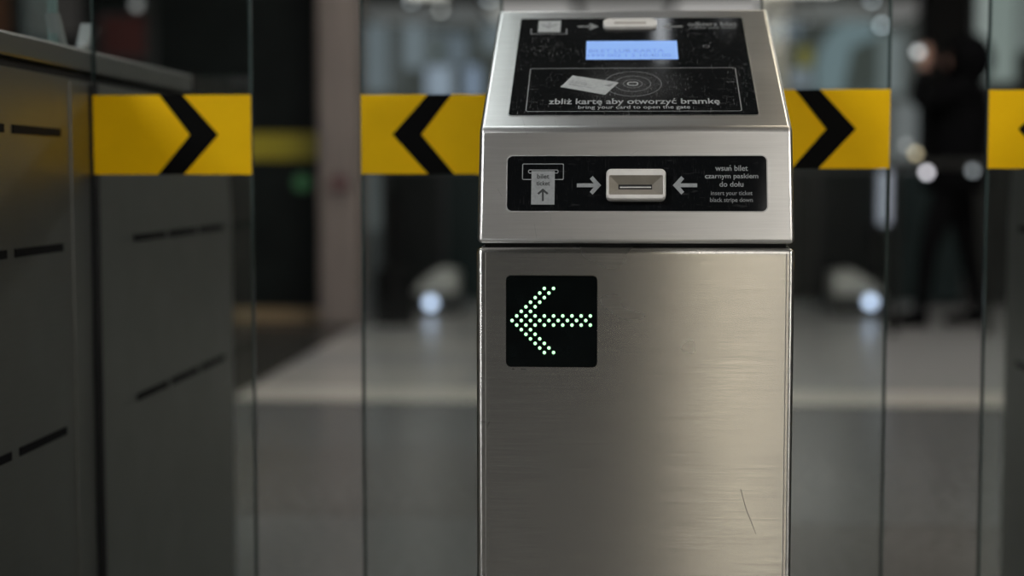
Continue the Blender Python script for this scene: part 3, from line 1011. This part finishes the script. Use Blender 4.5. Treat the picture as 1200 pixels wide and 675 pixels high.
# low floor lights: pale sloping hood with a round lens
def floor_light(label, hx0, hx1, hy0, hy1, lx, ly, s):
    """s = +1: the hood rises to the right"""
    Y = 10.0
    p, q_ = at_y(hx0, hy1, Y), at_y(hx1, hy0, Y)
    t = thing('low_floor_light', label, 'floor light', ((p.x + q_.x) / 2, Y + 0.15, 0), 'low floor lights behind the gates')
    za, zb_ = p.z, q_.z
    a, b = (p.x, q_.x)
    prof = [(a, za + 0.02), (a + 0.25 * (b - a), za + 0.6 * (zb_ - za)), (a + 0.6 * (b - a), zb_), (b, zb_ - 0.02), (b, za), (a, za)]
    if s < 0:
        prof = [(a + b - x, z) for x, z in prof]
    bm = bm_prism(prof, 'Y', Y, Y + 0.35)
    bevel(bm, 0.02, 3)
    link_bm('hood', bm, mat('hood_pale', (0.50, 0.50, 0.47), 0.35, emit=None), t, smooth=True)
    box('base', a - 0.02, b + 0.02, Y + 0.02, Y + 0.36, 0.0, za, mat('light_base_dark', (0.02, 0.021, 0.02), 0.4), t, 0.01)
    c = at_y(lx, ly, Y - 0.02)
    link_bm('lens_ring', bm_cyl((c.x, Y + 0.03, c.z), 0.05, -0.05, 'Y', 24), mat('lens_ring_steel', (0.4, 0.4, 0.42), 0.3, 1.0), t)
    link_bm('lens', bm_cyl((c.x, Y - 0.015, c.z), 0.036, -0.012, 'Y', 24), mat('lens_lit', (0.7, 0.8, 1.0), 0.3, emit=(0.62, 0.74, 1.0), strength=2.6), t)
    return t


floor_light('low pale hooded light with round lens, left of the arrow cabinet', 484, 534, 316, 344, 504.5, 355, 1)
floor_light('low pale hooded light with round lens, right of the arrow cabinet', 978, 1036, 318, 346, 1020.5, 354, -1)

# black squat post with a wide foot, left of the left floor light
b0 = at_floor(462, 380)
post = thing('squat_post', 'black squat post with wide body beside the left low light', 'post', (b0.x, b0.y, 0))
M_BLK = mat('post_black', (0.004, 0.004, 0.004), 0.6, spec=0.1)
link_bm('post_body', bm_lathe((b0.x, b0.y, 0), [(0.13, 0), (0.135, 0.02), (0.12, 0.05), (0.12, 0.28), (0.10, 0.34), (0.05, 0.37)]), M_BLK, post)
link_bm('post_shaft', bm_lathe((b0.x, b0.y, 0), [(0.05, 0.36), (0.045, 0.8), (0.05, 0.82), (0.03, 0.84)]), M_BLK, post)

# dark pillar behind the person
YD = 11.6
d0, d1 = at_y(1086, 100, YD), at_y(1137, 100, YD)
tag(box('trim_2', d0.x, d1.x, YD, YD + 0.35, 0, CEIL, mat('pillar_dark', (0.010, 0.010, 0.0095), 0.6, spec=0.1), None, 0.02), kind='structure')

# lit glazing far behind: panes over a backing that glows to lift the blacks
def lit(name, c, s):
    return mat(name, (0.1, 0.11, 0.12), 0.3, var=0.3, scale=1.2, emit=c, strength=s)


YW = 26.0
win = tag(box('window_1', at_y(424, 20, YW).x, at_y(886, 20, YW).x, YW, YW + 0.06, 0.0, CEIL, mat('window_backing_glow', (0.06, 0.06, 0.058), 0.5, emit=(0.055, 0.062, 0.058), strength=0.8)), kind='structure')


def pane(parent, x0, y0, x1, y1, m, Y=YW, name='pane'):
    p, q_ = at_y(x0, y1, Y), at_y(x1, y0, Y)
    return box(name, p.x, q_.x, Y - 0.05, Y - 0.001, max(p.z, 0.02), min(q_.z, CEIL - 0.02), m, parent)


pane(win, 428, 16, 455, 108, lit('glow_a', (0.16, 0.19, 0.21), 0.83))
pane(win, 458, 34, 474, 108, lit('glow_b', (0.09, 0.10, 0.10), 0.75))
pane(win, 476, 26, 493, 80, lit('glow_c', (0.20, 0.24, 0.27), 0.90))
pane(win, 496, 34, 520, 74, lit('glow_d', (0.12, 0.14, 0.15), 0.90))
pane(win, 500, 78, 530, 116, lit('glow_e', (0.36, 0.43, 0.53), 0.75))
pane(win, 524, 40, 548, 76, lit('glow_f', (0.13, 0.16, 0.19), 0.90))
pane(win, 546, 78, 562, 116, lit('glow_g', (0.30, 0.38, 0.52), 0.75))
pane(win, 428, 200, 474, 300, lit('glow_b', (0.09, 0.10, 0.10), 0.75))
for j in range(8):  # pane row added to lighten the strip above the cabinet head
    pane(win, 566 + 40 * j, -30, 602 + 40 * j, 60 + 20 * (j % 3), lit(('glow_a', 'glow_d', 'glow_h2')[j % 3], (0.26, 0.28, 0.30), 0.7))
win2 = tag(box('window_2', at_y(890, 20, YW).x, at_y(1088, 20, YW).x, YW, YW + 0.06, 0.0, CEIL, MATS['window_backing_glow']), kind='structure')
pane(win2, 898, 26, 936, 44, lit('glow_h', (0.26, 0.33, 0.40), 0.6))
pane(win2, 898, 46, 930, 62, lit('glow_b', (0.09, 0.10, 0.10), 0.75))
pane(win2, 926, 80, 950, 104, lit('glow_i', (0.28, 0.33, 0.38), 0.6))
pane(win2, 934, 56, 952, 78, lit('glow_yellow', (0.26, 0.24, 0.05), 0.6))
pane(win2, 1026, 40, 1058, 110, lit('glow_j', (0.15, 0.18, 0.18), 0.90))
pane(win2, 1046, 120, 1080, 200, lit('glow_k', (0.16, 0.18, 0.18), 0.75))
# big curved pane with a quarter-round upper corner
cx0, cx1 = at_y(956, 100, YW).x, at_y(1030, 100, YW).x
zb_, zt_ = at_y(990, 110, YW).z, at_y(990, 14, YW).z
rr = (cx1 - cx0) * 0.92
poly = [(cx1, zb_), (cx1, zt_)] + [(cx0 + rr - rr * math.sin(math.radians(t)), zt_ - rr * (1 - math.cos(math.radians(t)))) for t in range(0, 91, 10)] + [(cx0, zb_)]
link_bm('curved_pane', bm_prism(poly, 'Y', YW - 0.05, YW - 0.001), lit('glow_curve', (0.24, 0.33, 0.36), 0.6), win2)
poly2 = [(cx1 - 0.02, zb_ + 0.01), (cx1 - 0.02, zt_ - 0.42 * rr), (cx0 + 0.6 * rr, zt_ - 0.62 * rr), (cx0 + 0.45 * rr, zb_ + 0.01)]
link_bm('inner_pane', bm_prism(poly2, 'Y', YW - 0.07, YW - 0.0495), lit('glow_inner', (0.075, 0.09, 0.08), 0.6), win2)
win3 = tag(box('window_3', at_y(1140, 20, 13).x, at_y(1215, 20, 13).x, 13, 13.06, 0.0, CEIL, mat('window_frame_grey', (0.06, 0.06, 0.058), 0.5)), kind='structure')
pane(win3, 1143, -20, 1190, 96, lit('glow_pale', (0.27, 0.32, 0.30), 0.75), 13)
pane(win3, 1192, -20, 1212, 60, lit('glow_pale2', (0.20, 0.23, 0.22), 0.7), 13)


# ------------------------------------------------------------------ small lamps that blur into discs
def spot(px, py, Y, label, col, strength, r=0.02, drop=True, cat='lamp', group='small round lamps in the far hall'):
    c = at_y(px, py, Y)
    t = thing('spot_lamp', label, cat, (c.x, Y, c.z), group)
    bm = bm_lathe((c.x, Y + 0.03, c.z - r * 1.3), [(r * 1.2, 0), (r * 1.4, r * 0.6), (r * 1.4, r * 2.2), (r * 0.5, r * 3)], 16)
    link_bm('lamp_housing', bm, mat('lamp_housing', (0.05, 0.05, 0.05), 0.4), t)
    bm = bmesh.new()
    bmesh.ops.create_uvsphere(bm, u_segments=16, v_segments=10, radius=r, matrix=Matrix.Translation((c.x, Y, c.z)))
    link_bm('bulb', bm, mat('bulb_%g_%g_%g' % (col[0], col[2], strength), (0.5, 0.5, 0.5), 0.4, emit=col, strength=strength), t, smooth=True)
    if drop and c.z < CEIL - 0.1:
        link_bm('drop_rod', bm_cyl((c.x, Y + 0.03, c.z + r), r * 0.25, CEIL - c.z - r, 'Z', 8), MATS['lamp_housing'], t)
    return t


WH = (0.85, 0.93, 1.0)
YS = 22.0
spot(1033, 30, YS, 'brightest round lamp above the right gate leaf', (0.82, 0.93, 1.0), 4.0, 0.06)
spot(1021, 1, YS, 'round lamp cut by the top edge above the right gate leaf', WH, 2.6, 0.06)
spot(945, 25, YS, 'faint round lamp just right of the cabinet head', WH, 0.4, 0.05)
spot(928, 56, YS, 'faintest round lamp low beside the cabinet head', (0.6, 0.7, 0.6), 0.3, 0.05)
spot(517, 12, YS, 'round lamp left of the cabinet head, right one of the pair', (0.95, 0.95, 0.92), 2.2, 0.06)
spot(482, 2, YS, 'round lamp at the top edge, left one of the pair', WH, 1.7, 0.06)
spot(573, 0, YS, 'round lamp at the top edge beside the cabinet corner', WH, 2.2, 0.06)
spot(512, 60, YS - 2.5, 'faint greenish lamp between the bluish panes', (0.6, 0.8, 0.65), 0.3, 0.045)
spot(160, 6, 9.3, 'dim lamp above the reddish poster', (0.9, 0.9, 0.9), 0.35, 0.03)
# warm white luminaires under the far ceiling
luminaire('long far ceiling light right of the cabinet head', at_y(888, 10, 21).x, at_y(985, 10, 21).x, 19.5, 21.5, (1.0, 0.97, 0.93), 1.6)
luminaire('far ceiling light left of the cabinet head', at_y(474, 10, 21).x, at_y(520, 10, 21).x, 19.5, 21.5, (1.0, 0.94, 0.86), 1.3)

for j, nm in enumerate(('left', 'middle', 'right')):  # glowing panels added so the ceiling above the head turns grey
    luminaire('added dim glow panel on the far ceiling above the cabinet head, %s one of three' % nm, at_y(575 + 108 * j, 5, 24).x, at_y(672 + 108 * j, 5, 24).x, 22.6, 25.6, (1.0, 0.97, 0.93), (0.32, 0.22, 0.38)[j])

for lab, xa, xb, st in (('left of the cabinet head', 426, 566, 0.075), ('right of the cabinet head', 900, 1084, 0.10)):  # two weaker panels added to grey the rest of the far ceiling
    luminaire('added dimmest glow panel on the far ceiling, %s' % lab, at_y(xa, 5, 24).x, at_y(xb, 5, 24).x, 22.6, 25.6, (1.0, 0.98, 0.95), st)

# dark rail added to carry small glowing balls in front of the person
YR = 8.9
r0, r1 = at_y(1050, 208, YR), at_y(1160, 208, YR)
rail = thing('added_rail', 'thin dark rail added to hold little glowing balls before the person', 'rail', ((r0.x + r1.x) / 2, YR, 0))
M_RAIL = mat('rail_dark', (0.03, 0.03, 0.028), 0.35, 0.6)
zr = at_y(1100, 192, YR).z
for xx in (r0.x, r1.x):
    link_bm('rail_post', bm_cyl((xx, YR, 0), 0.02, zr, 'Z', 12), M_RAIL, rail)
link_bm('hand_rail', bm_cyl((r0.x, YR, zr), 0.018, r1.x - r0.x, 'X', 12), M_RAIL, rail)
for px, py, c, s, r in ((1086, 202, (0.95, 0.93, 1.0), 3.8, 0.018), (1140, 200, (0.8, 0.9, 0.95), 1.0, 0.018), (1073, 180, (1.0, 0.85, 0.5), 1.6, 0.018), (1062, 170, (0.8, 0.85, 0.85), 0.6, 0.018)):
    p = at_y(px, py, YR - 0.03)
    bm = bmesh.new()
    bmesh.ops.create_uvsphere(bm, u_segments=14, v_segments=8, radius=r, matrix=Matrix.Translation(p))
    lamp = link_bm('rail_glow_ball', bm, mat('rail_glow_%g_%g' % (c[2], s), (0.4, 0.4, 0.4), 0.4, emit=c, strength=s), rail, smooth=True)
    link_bm('lamp_stalk', bm_cyl((p.x, YR, min(p.z, zr)), 0.006, abs(zr - p.z) + 0.005, 'Z', 8), M_RAIL, rail)
# upright glowing bar standing in for a reflection at the right leaf edge
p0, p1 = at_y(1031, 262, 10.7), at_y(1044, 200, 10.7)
lbar = thing('reflection_bar', 'upright glowing bar standing in for a reflection at the right gate leaf edge', 'light bar', ((p0.x + p1.x) / 2, 10.7, 0))
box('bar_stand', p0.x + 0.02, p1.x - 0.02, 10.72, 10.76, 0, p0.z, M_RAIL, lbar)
box('bar_glow', p0.x, p1.x, 10.7, 10.76, p0.z, p1.z, mat('reflection_bar_glow', (0.4, 0.42, 0.48), 0.4, emit=(0.42, 0.46, 0.55), strength=0.55), lbar)
# signal lamps: green on the booth, dim red on the column
for px, py, Y, c, s, lab, yy in ((353, 214, YBO - 0.08, (0.02, 0.8, 0.12), 0.05, 'small green signal lamp on the dark booth', 0), (397, 214, YC - 0.05, (0.9, 0.08, 0.04), 0.035, 'small dim red signal lamp on the stone column', 0)):
    c_ = at_y(px, py, Y)
    t = thing('signal_lamp', lab, 'lamp', (c_.x, Y, c_.z))
    link_bm('lamp_housing', bm_cyl((c_.x, Y + 0.03, c_.z), 0.06, -0.03, 'Y', 20), MATS['lamp_housing'], t)
    link_bm('lens', bm_cyl((c_.x, Y + 0.001, c_.z), 0.05, -0.012, 'Y', 20), mat('signal_%g' % c[0], (0.05, 0.05, 0.05), 0.4, emit=c, strength=s), t)

# ------------------------------------------------------------------ the person in black
YPER = 9.45
base = at_floor(1106, 380)
PX, PY = at_y(1112, 380, YPER).x, YPER
person = thing('person', 'person in black hooded jacket raising a hand to the face', 'person', (PX, PY, 0))
M_CLOTH = mat('clothes_black', (0.004, 0.004, 0.0045), 0.9, var=0.3, scale=20, spec=0.04)
M_SKIN = mat('skin', (0.42, 0.24, 0.18), 0.5, var=0.08, scale=30)
M_TROUSER = mat('trousers_black', (0.005, 0.005, 0.0055), 0.9, var=0.3, scale=20, spec=0.04)


def skin_mesh(name, nodes, edges, m, parent, levels=2, root=0):
    me = bpy.data.meshes.new(name)
    me.from_pydata([n[:3] for n in nodes], edges, [])
    o = bpy.data.objects.new(name, me)
    COL.objects.link(o)
    sk = o.modifiers.new('skin', 'SKIN')
    sk.use_smooth_shade = True
    su = o.modifiers.new('sub', 'SUBSURF')
    su.levels = su.render_levels = levels
    for i_, n in enumerate(nodes):
        r_ = n[3] if isinstance(n[3], tuple) else (n[3], n[3])
        me.skin_vertices[0].data[i_].radius = r_
        me.skin_vertices[0].data[i_].use_root = (i_ == root)
    dg = bpy.context.evaluated_depsgraph_get()
    res = bpy.data.meshes.new_from_object(o.evaluated_get(dg))
    bpy.data.objects.remove(o)
    for mm in m if isinstance(m, list) else [m]:
        res.materials.append(mm)
    for p in res.polygons:
        p.use_smooth = True
    ob = bpy.data.objects.new(name, res)
    COL.objects.link(ob)
    ob.parent = parent
    return ob


# figure faces -X (left in the picture), mid-stride; local metres, feet on z = 0
n = [(0.02, 0, 0.93, (0.16, 0.13)),      # 0 pelvis
     (0.03, 0, 1.12, (0.15, 0.12)),      # 1 waist
     (0.05, 0, 1.30, (0.17, 0.14)),      # 2 chest
     (0.06, 0, 1.44, (0.12, 0.10)),      # 3 upper chest
     (0.07, 0, 1.51, 0.055),             # 4 neck
     (0.05, 0, 1.60, 0.095),             # 5 head
     (0.05, 0, 1.69, 0.08),              # 6 crown
     (0.05, -0.17, 1.43, 0.07),          # 7 near shoulder
     (-0.13, -0.21, 1.36, 0.055),        # 8
     (-0.26, -0.20, 1.34, 0.050),        # 9 near elbow
     (-0.25, -0.16, 1.45, 0.040),        # 10 forearm
     (-0.205, -0.13, 1.545, 0.029),      # 11 wrist
     (-0.19, -0.125, 1.59, (0.036, 0.018)),   # 12 palm
     (0.06, 0.17, 1.43, 0.07),           # 13 far shoulder
     (0.10, 0.22, 1.16, 0.05),           # 14 far elbow
     (0.08, 0.23, 0.97, 0.036),          # 15
     (0.06, 0.22, 0.90, 0.026),          # 16 wrist
     (0.05, 0.22, 0.83, (0.018, 0.036)),  # 17 palm
     (-0.03, -0.08, 0.84, 0.10),         # 18 near hip (forward leg)
     (-0.15, -0.09, 0.48, 0.065),        # 19 knee
     (-0.19, -0.09, 0.10, 0.045),        # 20 ankle
     (-0.21, -0.09, 0.05, 0.045),        # 21 heel
     (-0.34, -0.10, 0.035, 0.035),       # 22 toe
     (0.06, 0.08, 0.84, 0.10),           # 23 far hip (rear leg)
     (0.12, 0.09, 0.48, 0.065),
     (0.20, 0.09, 0.11, 0.045),
     (0.20, 0.09, 0.05, 0.045),
     (0.07, 0.10, 0.035, 0.035),
     (-0.065, 0, 1.585, 0.016)]          # 28 nose
e = [(0, 1), (1, 2), (2, 3), (3, 4), (4, 5), (5, 6), (3, 7), (7, 8), (8, 9), (9, 10), (10, 11), (11, 12), (3, 13), (13, 14), (14, 15), (15, 16), (16, 17),
     (0, 18), (18, 19), (19, 20), (20, 21), (21, 22), (0, 23), (23, 24), (24, 25), (25, 26), (26, 27), (5, 28)]
# fingers and thumbs: own chains rooted in the palms
for (pi, up, spread) in ((12, Vector((0.02, 0.02, 1)), Vector((0.9, 0.4, 0))), (17, Vector((-0.25, 0, -1)), Vector((0.9, 0, -0.2)))):
    c = Vector(n[pi][:3])
    up = up.normalized()
    spread = spread.normalized()
    for f, (off, ln) in enumerate(((-0.027, 0.062), (-0.009, 0.074), (0.009, 0.070), (0.026, 0.055))):
        a_ = c + spread * off + up * 0.03
        b_ = a_ + up * ln * 0.55 + Vector((-0.006, -0.004, 0))
        d_ = b_ + up * ln * 0.4 + Vector((0.012, 0.018, 0))
        k0 = len(n)
        n += [(*a_, 0.0095), (*b_, 0.0085), (*d_, 0.0075)]
        e += [(pi, k0), (k0, k0 + 1), (k0 + 1, k0 + 2)]
    a_ = c - spread * 0.035
    b_ = a_ - spread * 0.022 + up * 0.03
    k0 = len(n)
    n += [(*a_, 0.011), (*b_, 0.0095)]
    e += [(pi, k0), (k0, k0 + 1)]
body = skin_mesh('body', n, e, [M_CLOTH, M_SKIN, M_TROUSER], person)
for p in body.data.polygons:
    c = p.center
    if c.z > 1.53 and abs(c.x - 0.05) < 0.15 and abs(c.y) < 0.12 or (c.z > 1.545 and c.x < -0.13) or (c.z < 0.89 and c.y > 0.19):
        p.material_index = 1
    elif c.z < 0.95:
        p.material_index = 2
# face, hood, jacket hem, shoes
for sy in (-1, 1):
    bm = bmesh.new()
    bmesh.ops.create_uvsphere(bm, u_segments=10, v_segments=8, radius=0.012, matrix=Matrix.Translation((PX - 0.038, PY + sy * 0.034, 1.615)))
    link_bm('eye', bm, mat('eye_dark', (0.03, 0.02, 0.02), 0.2), person, smooth=True)
    bm = bmesh.new()
    bmesh.ops.create_uvsphere(bm, u_segments=10, v_segments=8, radius=0.024, matrix=Matrix.Translation((PX + 0.055, PY + sy * 0.095, 1.60)) @ Matrix.Diagonal((0.9, 0.4, 1.3, 1)))
    link_bm('ear', bm, M_SKIN, person, smooth=True)
box('mouth', PX - 0.047, PX - 0.038, PY - 0.024, PY + 0.024, 1.545, 1.553, mat('lips', (0.30, 0.12, 0.10), 0.5), person, 0.003)
bm = bmesh.new()
bmesh.ops.create_uvsphere(bm, u_segments=28, v_segments=18, radius=0.155, matrix=Matrix.Translation((PX + 0.085, PY, 1.605)) @ Matrix.Diagonal((0.95, 0.92, 1.05, 1)))
cut = [f for f in bm.faces if f.calc_center_median().x < PX - 0.040 and f.calc_center_median().z < 1.67]
bmesh.ops.delete(bm, geom=cut, context='FACES')
hood = link_bm('hood', bm, M_CLOTH, person, smooth=True)
hood.modifiers.new('thickness', 'SOLIDIFY').thickness = 0.015
bm = bm_lathe((PX + 0.03, PY, 0), [(0.21, 0.82), (0.215, 0.86), (0.19, 1.08), (0.20, 1.28), (0.17, 1.43), (0.10, 1.50)], 28)
bmesh.ops.scale(bm, verts=bm.verts, vec=(0.95, 1.0, 1), space=Matrix.Translation((-PX - 0.03, -PY, 0)))
jk = link_bm('jacket', bm, M_CLOTH, person, smooth=True)
for dx, dy in ((-0.265, -0.095), (0.14, 0.095)):
    bm = bm_prism([(PX + dx - 0.15, 0.0), (PX + dx + 0.12, 0.0), (PX + dx + 0.12, 0.09), (PX + dx + 0.02, 0.10), (PX + dx - 0.15, 0.045)], 'Y', PY + dy - 0.05, PY + dy + 0.05)
    bevel(bm, 0.018, 3)
    link_bm('shoe', bm, M_CLOTH, person, smooth=True)
spot(1076, 61, 9.1, 'dim hanging lamp beside the raised hand', (0.85, 0.9, 0.9), 1.8, 0.022)
